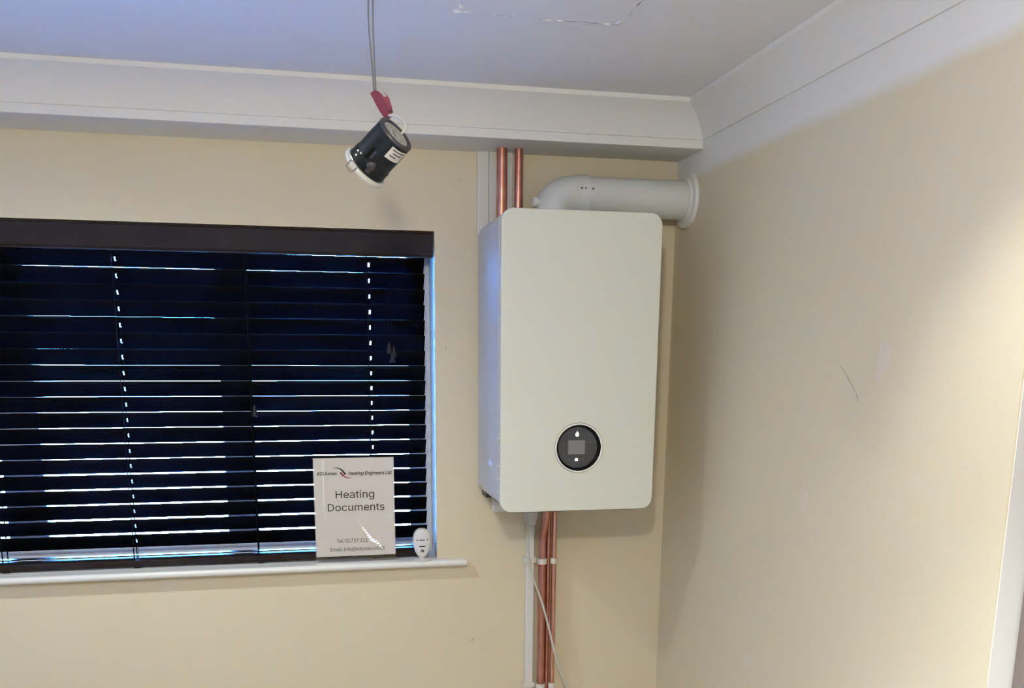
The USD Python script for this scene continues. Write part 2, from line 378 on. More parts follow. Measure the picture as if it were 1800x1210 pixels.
# gentle concave face: blend the quarter curve with the chord
a, b = np.array(prof[2]), np.array(prof[-4]); nn = len(prof)-5
for i in range(2, len(prof)-3):
    s = (i-2)/nn; ch = a+(b-a)*s; prof[i] = tuple(0.35*np.array(prof[i])+0.65*ch)
prof = np.array(prof)
def coving(back):
    if back:   # along x, off the boxing's face
        r0 = np.c_[np.full(len(prof), XL), -BD-prof[:, 0], prof[:, 1]]; r1 = np.c_[-prof[:, 0], -BD-prof[:, 0], prof[:, 1]]
    else:      # along y, off the right wall
        r0 = np.c_[-prof[:, 0], -BD-prof[:, 0], prof[:, 1]]; r1 = np.c_[-prof[:, 0], np.full(len(prof), YF), prof[:, 1]]
    n = len(prof); v = np.vstack([r0, r1]); f = []
    for i in range(n):
        j = (i+1) % n; f += [[i, j, n+j], [i, n+j, n+i]]
    caps = trimesh.creation.triangulate_polygon(Polygon(prof), engine='earcut')[1]
    f += [list(c) for c in caps]+[[n+c[2], n+c[1], n+c[0]] for c in caps]
    t = trimesh.Trimesh(v, f, process=False); t.fix_normals(); return t
solo('trim_2', coving(True), 'white', 'white plaster coving along the ceiling above the boxed-in ledge', 'coving', kind='structure', smooth=20)
solo('trim_3', coving(False), 'white', 'white plaster coving along the ceiling over the right wall', 'coving', kind='structure', smooth=20)

# skirting (below the picture)
solo('baseboard_back', cbx((XL, -0.015, 0), (0, 0, 0.12), 0.003), 'gloss', 'white skirting board at the foot of the back wall', 'skirting board', kind='structure')
solo('baseboard_right', cbx((-0.015, -1.345, 0), (0, -0.016, 0.12), 0.003), 'gloss', 'white skirting board at the foot of the right wall', 'skirting board', kind='structure')

# door in the right wall
d1 = thing('door_1', 'taupe door set back in a white lined opening at the right edge of the picture', 'door', (0.0, (DY0+DY1)/2, 0), kind='structure')
part(d1, 'door_lining', cat_(bx((0.002, DY0-0.002, 0), (0.1, DY0, DZ)), bx((0, DY1, 0), (0.1, DY1+0.012, DZ)), bx((0, DY1+0.012, DZ-0.012), (0.1, DY0-0.003, DZ))), 'gloss')
LEAF = 0.042
leaf = part(d1, 'door_leaf', cbx((LEAF, DY1+0.014, 0.006), (LEAF+0.040, DY0-0.0045, DZ-0.014), 0.002), 'taupe', 'taupe door leaf')
part(leaf, 'door_handle', cat_(lathe([(0, 0), (0.026, 0), (0.026, 0.006), (0.01, 0.008), (0.01, 0.045), (0, 0.045)], (LEAF, DY1+0.075, 1.0), (-1, 0, 0), 24), tube([(LEAF-0.04, DY1+0.075, 1.0), (LEAF-0.04, DY1+0.18, 1.0)], 0.009, 12)), 'chrome')

# window: plastic frame, mullions, panes, sill board; paving and daylight outside
w1 = thing('window_1', 'wide white framed window behind the dark blind', 'window', ((WX0+WX1)/2, 0, WZ0), kind='structure')
FY0, FY1, FW = 0.115, 0.175, 0.045
part(w1, 'window_frame', xz(sbox(WX0, WZ0, WX1, WZ1).difference(sbox(WX0+FW, WZ0+FW, WX1-0.062, WZ1-FW)), FY0, FY1), 'upvc', smooth=False)
mull = ((-1.835, -1.735), (-1.262, -1.178))
for x0, x1 in mull:
    part(w1, 'mullion', cbx((x0, FY0-0.004, WZ0+FW), (x1, FY1, WZ1-FW), 0.004), 'upvc')
xs = [WX0+FW]+[x for m_ in mull for x in m_]+[WX1-0.062]
for x0, x1 in zip(xs[::2], xs[1::2]):
    part(w1, 'pane', bx((x0, 0.143, WZ0+FW), (x1, 0.147, WZ1-FW)), 'pane')
nose = [(-0.035+0.0095*(1-math.cos(t)), WZ0-0.0095+0.0095*math.sin(t)) for t in np.linspace(math.pi/2, -math.pi/2, 9)]
sill_poly = Polygon([(0.0, WZ0-0.019), (0.0, WZ0)]+[(y if y < -0.0256 else y, z) for y, z in nose])
part(w1, 'window_sill', cat_(yz(sill_poly.buffer(0), WX0-0.08, -0.6016), bx((WX0, 0.0, WZ0-0.004), (WX1, FY0, WZ0+0.0002))), 'gloss', 'white window board with a rounded nose')
w2 = thing('window_2', 'uncovered white framed window further left in the same wall, outside the picture', 'window', ((W2[0]+W2[2])/2, 0, W2[1]), kind='structure')
part(w2, 'window_frame', xz(sbox(*W2).difference(sbox(W2[0]+0.05, W2[1]+0.05, W2[2]-0.05, W2[3]-0.05)), FY0, FY1), 'upvc', smooth=False)
part(w2, 'pane', bx((W2[0]+0.05, 0.143, W2[1]+0.05), (W2[2]-0.05, 0.147, W2[3]-0.05)), 'pane')
part(w2, 'window_sill', cat_(yz(sill_poly.buffer(0), W2[0]-0.06, W2[2]+0.06), bx((W2[0], 0.0, WZ0-0.004), (W2[2], FY0, WZ0+0.0002))), 'gloss')
solo('garden_paving', bx((-40, TH+0.02, -0.25), (40, 50, -0.15)), 'paving', 'pale paving outside the window, glimpsed between the slats', 'paving', kind='structure')

# ------------------------------------------------------------------ venetian blind
BX0, BX1, YB = -2.285, -0.7055, 0.045
blind = thing('venetian_blind', 'dark brown slatted venetian blind, tilted nearly shut, in the window opening', 'blind', ((BX0+BX1)/2, YB, WZ0))
vprof = [(0.0, 1.9705), (0.0, 1.9730), (-0.004, 1.9775), (-0.004, 2.0290), (0.0, 2.0335), (0.0, 2.0365), (0.011, 2.0365), (0.011, 1.9705)]
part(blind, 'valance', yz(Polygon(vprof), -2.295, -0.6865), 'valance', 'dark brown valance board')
part(blind, 'head_rail', cbx((BX0, 0.018, 1.985), (BX1, 0.072, 2.036), 0.002), 'cord_dark')
LAD = (-2.00, -1.823, -1.4965, -1.171, -0.8545)
CORD = (-1.4975, -0.8545)
TILT, SW, ST, PITCH_S = 55.2, 0.050, 0.0026, 0.0408
srng = np.random.default_rng(11)
def slat(zc, tilt, dy=0.0, skew=0.0):
    w, t = SW/2, ST/2
    p = [(-w, 0), (-w+0.0018, t*0.8), (-w+0.005, t), (w-0.005, t), (w-0.0018, t*0.8), (w, 0), (w-0.0018, -t*0.8), (w-0.005, -t), (-w+0.005, -t), (-w+0.0018, -t*0.8)]
    s = yz(Polygon(p), BX0, BX1)
    s = cut(s, *[bx((x-0.002, -0.007, -0.01), (x+0.002, 0.007, 0.01)) for x in CORD])
    a = math.radians(-tilt); v = np.array(s.vertices); c, n = math.cos(a), math.sin(a)
    s.vertices = np.c_[v[:, 0], YB+dy+v[:, 1]*c-v[:, 2]*n, zc+v[:, 1]*n+v[:, 2]*c+skew*(v[:, 0]+1.2)]
    return s
zs = [1.9913-PITCH_S*i for i in range(20)]
NUDGE = {0: 0.0024, 1: 0.0018, 2: 0.0007, 3: 0.0009, 4: 0.0004}
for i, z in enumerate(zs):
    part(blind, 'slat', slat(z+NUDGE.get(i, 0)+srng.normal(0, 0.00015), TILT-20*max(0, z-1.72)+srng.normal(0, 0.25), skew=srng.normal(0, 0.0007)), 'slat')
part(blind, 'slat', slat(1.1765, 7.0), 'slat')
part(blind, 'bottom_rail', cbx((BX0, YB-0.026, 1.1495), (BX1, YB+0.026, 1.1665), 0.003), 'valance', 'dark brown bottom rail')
for x in LAD:
    for yy in (YB-0.0215, YB+0.0215):
        part(blind, 'ladder_string', tube([(x-0.007, yy, 1.985), (x-0.007, yy, 1.167)], 0.0015, 6), 'cord_dark')
    part(blind, 'rail_button', cbx((x-0.009, YB-0.0285, 1.1475), (x+0.009, YB-0.0245, 1.1525), 0.001), 'black')
for x in CORD:
    part(blind, 'lift_cord', tube([(x+0.001, YB+0.002, 1.985), (x+0.001, YB+0.002, 1.167)], 0.0008, 6), 'cord_dark')
def pull(x, y, z0, z1, name_t):
    c = part(blind, 'pull_cord', tube(spline([(x, y, z0), (x-0.002, y-0.002, (z0+z1)/2), (x+0.001, y, z1)], 6), 0.0010, 6), 'cord_dark')
    part(c, 'tassel', lathe([(0, 0.030), (0.003, 0.030), (0.0045, 0.024), (0.0075, 0.008), (0.0078, 0.002), (0.006, 0), (0, 0)], (x+0.001, y, z1-0.028), (0, 0, 1), 16), 'black')
pull(-0.808, 0.008, 1.985, 1.745, 't'); pull(-0.800, 0.006, 1.985, 1.722, 't'); pull(-0.795, 0.009, 1.985, 1.735, 't')
pull(-1.170, 0.008, 1.985, 1.578, 't')

# ------------------------------------------------------------------ boiler
BLX, BLZ, BW_, BH_, YB0, YBF = -0.5699, 1.3302, 0.40, 0.724, -0.0285, -0.3385
boiler = thing('combi_boiler', 'white wall-hung boiler with a round black control dial', 'boiler', (BLX+BW_/2, YB0, BLZ))
def rr_rings(x0, z0, x1, z1, r, layers):
    out = []
    for inset, y in layers:
        p = rrect(x0, z0, x1, z1, r, inset); out.append(np.c_[p[:, 0], np.full(len(p), y), p[:, 1]])
    return out
bodyr = rr_rings(BLX+0.001, BLZ+0.008, BLX+BW_-0.001, BLZ+BH_-0.001, 0.030, ((0.004, YB0), (0.0012, YB0-0.0012), (0, YB0-0.004), (0, YBF+0.040), (0.001, YBF+0.0385), (0.004, YBF+0.038)))
part(boiler, 'body', loft(bodyr), 'boiler_side', 'white enamelled casing')
part(boiler, 'shadow_gap', loft(rr_rings(BLX+0.005, BLZ+0.012, BLX+BW_-0.005, BLZ+BH_-0.005, 0.027, ((0, YBF+0.0385), (0, YBF+0.012)))), 'grey_dark')
panel = loft(rr_rings(BLX, BLZ, BLX+BW_, BLZ+BH_, 0.030, ((0.003, YBF+0.0140), (0.0, YBF+0.0128), (0, YBF+0.003), (0.0009, YBF+0.0009), (0.003, YBF))))
DX, DZc = -0.3697, 1.4895
panel = cut(panel, lathe([(0, -0.03), (0.0626, -0.03), (0.0626, 0.03), (0, 0.03)], (DX, YBF, DZc), (0, -1, 0), 64))
front = part(boiler, 'front_panel', panel, 'boiler_front', 'glossy white front panel with rounded corners')
lg = text('WORCESTER', 0.0085, 0.0006, width=0.072); lg.apply_translation((DX-0.001, YBF+0.0002, 1.9345))
part(front, 'embossed_mark', lg, 'emboss', smooth=False)
dial = part(boiler, 'control_dial', lathe([(0.0575, 0.0105), (0.0575, -0.0005), (0.0520, 0.0098), (0, 0.0098), (0, 0.0105)], (DX, YBF, DZc), (0, 1, 0), 64), 'black', 'recessed round black control dial')
part(dial, 'dial_ring', lathe([(0.0575, 0.010), (0.0616, 0.010), (0.0616, -0.0016), (0.0608, -0.0028), (0.0585, -0.0028), (0.0575, -0.0016), (0.0575, 0.010)], (DX, YBF, DZc), (0, 1, 0), 64), 'ring', 'thin white ring')
FYD = YBF+0.0092
part(dial, 'dial_face', lathe([(0, 0), (0.0505, 0), (0.0509, 0.0005), (0.0509, 0.001), (0, 0.001)], (DX, FYD, DZc), (0, 1, 0), 64), 'dial_face', 'dark grey glass face')
def dpx(u, v):   # a spot on the dial's face, from the dial's middle, in millimetres
    return DX+u/1000, DZc+v/1000
x, z = dpx(-3.0, 0.5)
part(dial, 'screen', cbx((x-0.022, FYD-0.0006, z-0.0178), (x+0.022, FYD+0.0003, z+0.0178), 0.0003), 'screen', 'grey display screen')
fl = [(0, 7.5), (2.2, 4.5), (4.3, 1.2), (4.9, -1.8), (4.0, -4.6), (2.0, -6.2), (-0.5, -6.5), (-3.0, -5.8), (-4.8, -3.6), (-4.9, -0.8), (-3.6, 1.8), (-2.4, 3.6), (-1.0, 5.4)]
x, z = dpx(-1.8, 34.0)
part(dial, 'flame_symbol', xz(Polygon([(x+a_/1000, z+b_/1000) for a_, b_ in fl]), FYD-0.0005, FYD+0.0002), 'icon_lit', 'lit white flame symbol')
x, z = dpx(-2.6, -30.5)
part(dial, 'lit_button', xz(Polygon([(x-0.0036, z-0.0026), (x+0.0036, z-0.0026), (x+0.0036, z+0.0020), (x, z+0.0038), (x-0.0036, z+0.0020)]).buffer(0.0006), FYD-0.0005, FYD+0.0002), 'icon_lit', 'small lit white button')
for (u, v_), mm in (((-36, 11), 'icon_dim'), ((-36, -9.5), 'icon_dim'), ((-21, -30.5), 'icon_amber'), ((15, -30), 'icon_dim'), ((33, 13), 'icon_dim')):
    x, z = dpx(u, v_); rr = 0.0023 if mm != 'icon_dim' else 0.0019
    part(dial, 'symbol', xz(Point(x, z).buffer(rr, 4).difference(Point(x, z).buffer(rr*0.35, 4)), FYD-0.0004, FYD+0.0002), mm)
for z in (1.5495, 1.5135, 1.4790, 1.4445, 1.4110, 1.3770):
    part(boiler, 'panel_tab', cbx((BLX+0.0008, YBF+0.0130, z-0.003), (BLX+0.01, YBF+0.0395, z+0.003), 0.0008), 'ring')
part(boiler, 'underside_tray', cbx((BLX+0.03, YBF+0.016, BLZ-0.0035), (BLX+BW_-0.015, YB0-0.03, BLZ+0.02), 0.002), 'black')
part(boiler, 'wall_bracket', cbx((BLX+0.012, YB0-0.004, BLZ+0.02), (BLX+BW_-0.012, 0.0, BLZ+BH_-0.03), 0.002), 'boiler_side')
part(boiler, 'wall_bracket', cbx((BLX+0.018, YB0-0.03, BLZ-0.006), (BLX+0.045, -0.0, BLZ+0.03), 0.002), 'grey_dark')

# ------------------------------------------------------------------ flue
FX, FYc, FZ, FR = -0.385, -0.082, 2.1275, 0.0500
flue = thing('flue_pipe', 'fat pale grey flue pipe turning from the boiler top into the right wall', 'flue', (FX, FYc, BLZ+BH_-0.001))
RE = 0.052
arc = [(FX, FYc, BLZ+BH_-0.001), (FX, FYc, FZ-RE)]+[(FX+RE*(1-math.cos(t)), FYc, FZ-RE+RE*math.sin(t)) for t in np.linspace(0.15, math.pi/2, 12)]+[(-0.292, FYc, FZ)]
part(flue, 'elbow', tube(arc, FR-0.001, 40), 'flue', 'moulded elbow')
part(flue, 'collar', lathe([(0, 0), (FR-0.001, 0), (FR+0.0015, 0.003), (FR+0.0030, 0.022), (FR+0.0048, 0.030), (FR+0.0048, 0.036), (FR+0.001, 0.037), (0, 0.037)], (-0.325, FYc, FZ), (1, 0, 0), 48), 'flue')
part(flue, 'straight_pipe', lathe([(0, 0), (FR, 0), (FR, 0.295), (0, 0.295)], (-0.292, FYc, FZ), (1, 0, 0), 48), 'flue')
part(flue, 'wall_plate', lathe([(FR+0.0005, 0.0), (FR+0.0225, 0.0), (FR+0.0225, 0.005), (FR+0.021, 0.009), (FR+0.008, 0.012), (FR+0.0045, 0.017), (FR+0.0005, 0.017), (FR+0.0005, 0.0)], (0, FYc, FZ), (-1, 0, 0), 56), 'plastic', 'round white wall plate')
def on_flue(x, ang, out=0.0):
    a_ = math.radians(ang); return V(x, FYc-math.cos(a_)*(FR+out), FZ+math.sin(a_)*(FR+out)), V(0, -math.cos(a_), math.sin(a_))
for x in (-0.3145, -0.3035, -0.2835):
    p, n = on_flue(x, 14, 0.0015 if x < -0.29 else 0)
    part(flue, 'screw', lathe([(0, 0.0022), (0.0018, 0.0020), (0.0026, 0.001), (0.0026, -0.004), (0, -0.004)], p, n, 12), 'grey_dark')
pl = V(FX-0.030, FYc-0.022, 2.105)
part(flue, 'test_plug', lathe([(0, -0.01), (0.008, -0.01), (0.008, 0.012), (0.0125, 0.013), (0.0125, 0.022), (0.010, 0.025), (0, 0.026)], pl, V(-1, -0.15, 0), 20), 'plastic', 'small white test point plug')

# ------------------------------------------------------------------ copper pipes, trunking, clips, cable
def pipe(pts, r, material, label, group=None):
    return solo('copper_pipe', tube(pts, r, 20), material, label, 'pipe', group, smooth=50)
ZT, ZSo = BLZ+BH_-0.0015, ZS+0.0
def riser(x, y, r, label):
    t = thing('copper_pipe', label, 'pipe', (x, y, ZT))
    part(t, 'tube', tube([(x, y, ZT), (x, y, 2.1), (x, y, ZSo)], r, 24), 'copper', smooth=50)
    part(t, 'nut', lathe([(r, 0), (r+0.004, 0), (r+0.004, 0.014), (r+0.002, 0.018), (r, 0.018)], (x, y, ZT), (0, 0, 1), 6), 'copper_b', smooth=False)
riser(-0.5105, -0.0565, 0.0142, 'thicker copper pipe between boiler top and ledge, left of the two')
riser(-0.4655, -0.0565, 0.0112, 'thinner copper pipe between boiler top and ledge, right of the two')
tr = thing('cable_trunking', 'flat white trunking on the wall behind the copper pipes above the boiler', 'trunking', (-0.516, 0, ZT-0.026))
part(tr, 'cover', cbx((-0.567, -0.014, ZT-0.026), (-0.536, 0, ZS), 0.0015), 'trunking')
part(tr, 'cover', cbx((-0.5355, -0.016, ZT-0.026), (-0.472, 0, ZS), 0.0015), 'trunking')
lt = thing('cable_trunking', 'narrow white trunking running down the wall under the boiler, left of copper pipes', 'trunking', (-0.411, 0, 0))
part(lt, 'base', bx((-0.4205, -0.006, 0.0), (-0.4015, 0, 1.20)), 'trunking')
part(lt, 'cover', cbx((-0.4230, -0.020, 0.0), (-0.3990, -0.005, 1.235), 0.0025), 'trunking')
part(lt, 'gusset', xz(Polygon([(-0.428, 1.300), (-0.428, 1.262), (-0.4230, 1.235), (-0.3990, 1.235), (-0.3880, 1.275), (-0.3880, 1.300)]), -0.022, 0.0), 'trunking', 'white angled elbow piece')
jb = thing('junction_box', 'small white box on the wall tucked under the left of the boiler', 'box', (-0.49, 0, 1.28))
part(jb, 'base', cbx((-0.5250, -0.030, 1.2810), (-0.4295, 0, 1.3270), 0.003), 'trunking')
part(jb, 'lid', cbx((-0.5265, -0.036, 1.2800), (-0.4285, -0.029, 1.3280), 0.002), 'plastic')
yp = -0.034
zc0 = BLZ-0.0030
pipe(spline([(-0.3735, yp-0.02, zc0), (-0.3735, yp-0.02, 1.285), (-0.3745, yp-0.016, 1.255), (-0.3790, yp-0.004, 1.215), (-0.3800, yp, 1.18), (-0.3800, yp, 1.10), (-0.3800, yp, 0.60), (-0.3800, yp, 0.0)], 5), 0.0111, 'copper', 'thickest copper pipe under the boiler, with a slight bend near its top')
pipe([(-0.3600, yp+0.010, zc0), (-0.3600, yp+0.010, 0.9), (-0.3600, yp+0.010, 0.0)], 0.0075, 'copper', 'copper pipe under the boiler set back between its two neighbours')
pipe([(-0.3455, yp, zc0), (-0.3455, yp, 0.9), (-0.3455, yp, 0.0)], 0.0075, 'copper_b', 'slim bright copper pipe under the boiler, right of the bunch')
def clip(x, z, r, label, y=yp):
    t = thing('pipe_clip', label, 'pipe clip', (x, 0, z), 'white pipe clips under the boiler')
    ring = Point(x, y).buffer(r+0.0028, 16).difference(Point(x, y).buffer(r+0.0002, 16))
    part(t, 'band', xy(ring, z-0.008, z+0.008), 'clip')
    part(t, 'base', cbx((x-min(r, 0.007), y+r+0.0015, z-0.006), (x+min(r, 0.007), 0, z+0.006), 0.001), 'clip')
for z, w in ((1.131, 'upper'), (0.749, 'lower')):
    clip(-0.3800, z, 0.0111, 'white plastic clip round the thickest copper pipe, %s row' % w)
    clip(-0.3455, z, 0.0075, 'white plastic clip round the slim right copper pipe, %s row' % w)
    t = thing('pipe_clip', 'white plastic saddle strapped across the narrow white trunking, %s row' % w, 'pipe clip', (-0.411, 0, z), 'white pipe clips under the boiler')
    part(t, 'band', cat_(cbx((-0.4300, -0.0235, z-0.008), (-0.3945, -0.0200, z+0.008), 0.001), cbx((-0.4300, -0.022, z-0.008), (-0.4235, 0, z+0.008), 0.001), cbx((-0.3985, -0.022, z-0.008), (-0.3945, 0, z+0.008), 0.001)), 'clip')
cab = spline([(-0.437, -0.075, BLZ-0.0030), (-0.437, -0.075, 1.30), (-0.4350, -0.072, 1.22), (-0.428, -0.066, 1.15), (-0.412, -0.062, 1.085), (-0.3860, -0.062, 1.015), (-0.3630, -0.065, 0.93), (-0.3440, -0.070, 0.85), (-0.318, -0.072, 0.775), (-0.285, -0.070, 0.70), (-0.25, -0.05, 0.60), (-0.235, -0.03, 0.40), (-0.235, -0.02, 0.12)], 6)
solo('mains_cable', tube(cab, 0.0033, 10), 'cable_white', 'thin white cable hanging from the boiler, crossing the copper pipes', 'cable', smooth=60)

# ------------------------------------------------------------------ document in a clear sleeve, leaning on the blind
doc = thing('document_sleeve', 'white sheet headed Heating Documents in a clear plastic sleeve on the window sill', 'document', (-0.911, -0.002, WZ0+0.0003))
SWd, SHd = 0.2235, 0.2930
def place_doc(t):
    """local x right, z up, -y towards the room: leaned back and set on the sill"""
    t = arr(t).copy(); v = np.array(t.vertices); an = math.radians(2.2)
    y, z = v[:, 1]*math.cos(an)+v[:, 2]*math.sin(an), -v[:, 1]*math.sin(an)+v[:, 2]*math.cos(an)
    x = v[:, 0]; rz = math.radians(0.6); rl = math.radians(0.0)
    t.vertices = np.c_[-0.9110+x*math.cos(rz)-y*math.sin(rz), -0.003+y*math.cos(rz)+x*math.sin(rz), WZ0+0.0006+z]
    return t
hw = SWd/2
sh = part(doc, 'sheet', place_doc(bx((-hw+0.002, 0, 0.0165), (hw-0.0015, 0.0008, SHd-0.002))), 'paper')
def ink(s, h, x, z, material, width=None, bold=False, slant=0.0, align='c'):
    t = text(s, h, 0.0002, bold, slant, align, width); t.apply_translation((x, 0.0, z))
    part(sh, 'lettering', place_doc(t), material, smooth=False)
ink('KDJones', 0.0088, -0.0735, 0.2445, 'ink', 0.052, True, 0.2)
ink('Heating Engineers Ltd', 0.0088, 0.0440, 0.2440, 'ink', 0.118, True, 0.2)
ink('Heating', 0.0205, 0.0015, 0.1800, 'ink', 0.106)
ink('Documents', 0.0205, 0.0040, 0.1440, 'ink', 0.156)
ink('Tel. 01737 211', 0.0105, -0.010, 0.0545, 'ink_grey', 0.086)
ink('Email: info@kdjones.co.uk', 0.0100, 0.005, 0.0310, 'ink_grey', 0.152)
def swoosh(pts, wmax, x0=0, z0=0):
    c = spline([(a_, 0, b_) for a_, b_ in pts], 10)[:, [0, 2]]; n = len(c); T = np.gradient(c, axis=0); T /= np.linalg.norm(T, axis=1)[:, None]
    N = np.c_[-T[:, 1], T[:, 0]]; w = wmax*np.interp(np.linspace(0, 1, n), [0, 0.6, 0.9, 1], [0.05, 0.8, 1, 0.6])
    return Polygon(np.vstack([c+N*w[:, None], (c-N*w[:, None])[::-1]])).buffer(0)
part(sh, 'letterhead_swoosh', place_doc(xz(swoosh([(-0.0590, 0.2625), (-0.045, 0.2640), (-0.034, 0.2590), (-0.0255, 0.2490), (-0.0225, 0.2455)], 0.0028), -0.0002, 0.0)), 'ink', 'black curved stroke of the letterhead', smooth=False)
part(sh, 'letterhead_swoosh', place_doc(xz(swoosh([(-0.006, 0.2360), (-0.017, 0.2360), (-0.027, 0.2410), (-0.034, 0.2480), (-0.0370, 0.2520)], 0.0026), -0.0002, 0.0)), 'ink_red', 'red curved stroke of the letterhead', smooth=False)
# the clear sleeve: a thin film with a crease across the lower right and a fold down the left
SLOPE = 0.27
nx, nz = 150, 230
gx, gz = np.meshgrid(np.linspace(-hw, hw, nx), np.linspace(0, SHd, nz))
def band(pts, widths):
    P = np.array(pts); best = np.full(gx.shape, 9.0)
    for k in range(len(P)-1):
        d = P[k+1]-P[k]; l = np.linalg.norm(d); t = np.clip(((gx-P[k][0])*d[0]+(gz-P[k][1])*d[1])/l**2, 0, 1)
        best = np.minimum(best, np.hypot(gx-P[k][0]-t*d[0], gz-P[k][1]-t*d[1])/(widths[k]+(widths[k+1]-widths[k])*t))
    return np.clip(3-3*best, 0, 1)
mask = np.maximum.reduce([band([(0.004, 0.118), (0.022, 0.092), (0.045, 0.060), (0.062, 0.050), (0.084, 0.020)], [0.0012, 0.0050, 0.0085, 0.0070, 0.0015]),
                          band([(-0.0835, 0.285), (-0.0840, 0.19), (-0.0850, 0.108)], [0.0012, 0.0030, 0.0010]), band([(0.098, 0.150), (0.101, 0.125), (0.096, 0.105)], [0.001, 0.0035, 0.001])])
PL = 0.0085
hgt = mask*SLOPE*(PL-np.mod(gz-0.31*gx, PL)) + 0.0004*meshkit.noise(np.stack([gx*30, gx*0, gz*30], -1), 3)
yy = -0.0007-hgt
vv = np.c_[gx.ravel(), yy.ravel(), gz.ravel()]; ff = []
for j in range(nz-1):
    for i in range(nx-1):
        A = j*nx+i; ff += [[A, A+1, A+nx+1], [A, A+nx+1, A+nx]]
part(doc, 'clear_sleeve', place_doc(trimesh.Trimesh(vv, ff, process=False)), 'film', 'creased clear plastic sleeve', smooth=True)
part(doc, 'clear_sleeve', place_doc(bx((-hw, 0.0010, 0), (hw, 0.0012, SHd))), 'film')

# ------------------------------------------------------------------ egg shaped white device on a stand
dv = thing('wireless_receiver', 'small white egg-shaped device standing at the right end of the window sill', 'device', (-0.7260, -0.008, WZ0+0.0003))
part(dv, 'stand', lathe([(0, 0), (0.026, 0), (0.027, 0.001), (0.025, 0.0028), (0.010, 0.0045), (0.008, 0.007), (0, 0.007)], (-0.7260, -0.008, WZ0+0.0003), (0, 0, 1), 40), 'device', 'flat round foot')
egg = []
DVX, DVY, DVZ, DVH = -0.7265, -0.008, WZ0+0.0055, 0.0850
for yk, k in ((0.0115, 0.80), (0.0105, 0.93), (0.007, 1.0), (-0.004, 1.0), (-0.009, 0.95), (-0.0115, 0.84), (-0.0130, 0.60), (-0.0138, 0.25)):
    th = np.linspace(0, 2*np.pi, 56, endpoint=False); z = np.sin(th); w = np.where(z > 0, 1.0, 1.0)*0.0275*(1-0.11*(1-z)*0.9+0.05*z)
    sq = np.sign(np.cos(th))*np.abs(np.cos(th))**0.86
    egg.append(np.c_[DVX+sq*w*k, np.full(56, DVY+yk), DVZ+DVH/2+z*DVH/2*(1-(1-k)*0.55)])
body = part(dv, 'casing', loft(egg), 'device', smooth=60)
def onv(t, x, z):
    t = arr(t).copy(); t.apply_translation((DVX+x, DVY-0.01385, DVZ+DVH/2+z)); return t
part(body, 'marking', onv(xz(sbox(-0.0075, -0.0014, 0.0075, 0.0014), -0.0006, 0.004), -0.001, 0.0105), 'ink_grey', smooth=False)
part(body, 'marking', onv(xz(Point(0, 0).buffer(0.0021, 4), -0.0006, 0.004), -0.0145, 0.0105), 'ink_grey', smooth=False)
part(body, 'marking', onv(xz(sbox(-0.0018, -0.0012, 0.0018, 0.0016), -0.0006, 0.004), 0.0145, 0.0115), 'ink_grey', smooth=False)
part(body, 'marking', onv(xz(sbox(-0.0085, -0.0006, 0.0085, 0.0006), -0.0006, 0.004), -0.0, 0.0148), 'emboss', smooth=False)
part(body, 'marking', onv(xz(sbox(-0.0045, -0.0008, 0.0045, 0.0008), -0.0006, 0.004), 0.006, 0.0015), 'emboss', smooth=False)
part(body, 'marking', onv(xz(sbox(-0.0085, -0.0016, 0.0085, 0.0016), -0.0006, 0.004), -0.0005, -0.0075), 'ink', smooth=False)
dia = Polygon([(0, 0.0055), (0.0055, 0), (0, -0.0055), (-0.0055, 0)])
part(body, 'button_mark', onv(xz(dia.difference(Point(0, 0).buffer(0.0016, 6)), -0.0006, 0.004), 0.0, -0.0205), 'ink', 'dark diamond-shaped mark', smooth=False)

# ------------------------------------------------------------------ downlight hanging by its cords
SC = 1.5/FPX
def at(u, v_, d=1.5): return CAM+d*(_f+RIGHT*(u-PPX)/FPX-UP*(v_-PPY)/FPX)
bez, cap = at(642.5, 294.5), None
SIGHT = at(668, 262)-CAM; SIGHT /= np.linalg.norm(SIGHT)
AXv = at(695, 236)-at(642, 294); AXv -= SIGHT*(AXv@SIGHT); AXv /= np.linalg.norm(AXv)
AXv = 0.94*AXv-0.34*SIGHT; AXv /= np.linalg.norm(AXv)     # leans to the right, its end cap turned towards the room
E1 = -SIGHT-AXv*(-SIGHT@AXv); E1 /= np.linalg.norm(E1)
E2 = np.cross(E1, AXv)
if E2@RIGHT < 0: E2 = -E2
LEN = 0.0775
lamp = thing('hanging_downlight', 'black downlight dangling by grey cords and a red connector', 'light fitting', at(655, 0)+V(0, 0, 0))
part(lamp, 'housing', lathe([(0, 0.004), (0.0315, 0.004), (0.0325, 0.008), (0.0325, 0.058), (0.0320, 0.060), (0.0320, 0.0745), (0.0312, 0.0765), (0.0265, 0.0780), (0.0245, 0.0765), (0.0245, 0.0660), (0, 0.0660)], bez, AXv, 56), 'lamp_black', 'black cylindrical can')
part(lamp, 'rim', lathe([(0.0245, 0.0745), (0.0322, 0.0745), (0.0326, 0.0760), (0.0312, 0.0785), (0.0262, 0.0792), (0.0245, 0.0778), (0.0245, 0.0745)], bez, AXv, 56), 'lamp_rim')
part(lamp, 'cap_core', lathe([(0, 0.0662), (0.0243, 0.0662), (0.0243, 0.0700), (0, 0.0700)], bez, AXv, 32), 'black_matt')
disc = lathe([(0, 0.0725), (0.0243, 0.0725), (0.0243, 0.0760), (0.0235, 0.0768), (0, 0.0768)], bez, AXv, 48)
holes = []
for k in range(8):
    a_ = 2*math.pi*k/8+0.25; r_ = 0.0165; c = bez+AXv*0.07+E2*math.cos(a_)*r_+E1*0+np.cross(AXv, E2)*math.sin(a_)*r_
    holes.append(lathe([(0, 0), (0.0045, 0), (0.0045, 0.012), (0, 0.012)], c, AXv, 10))
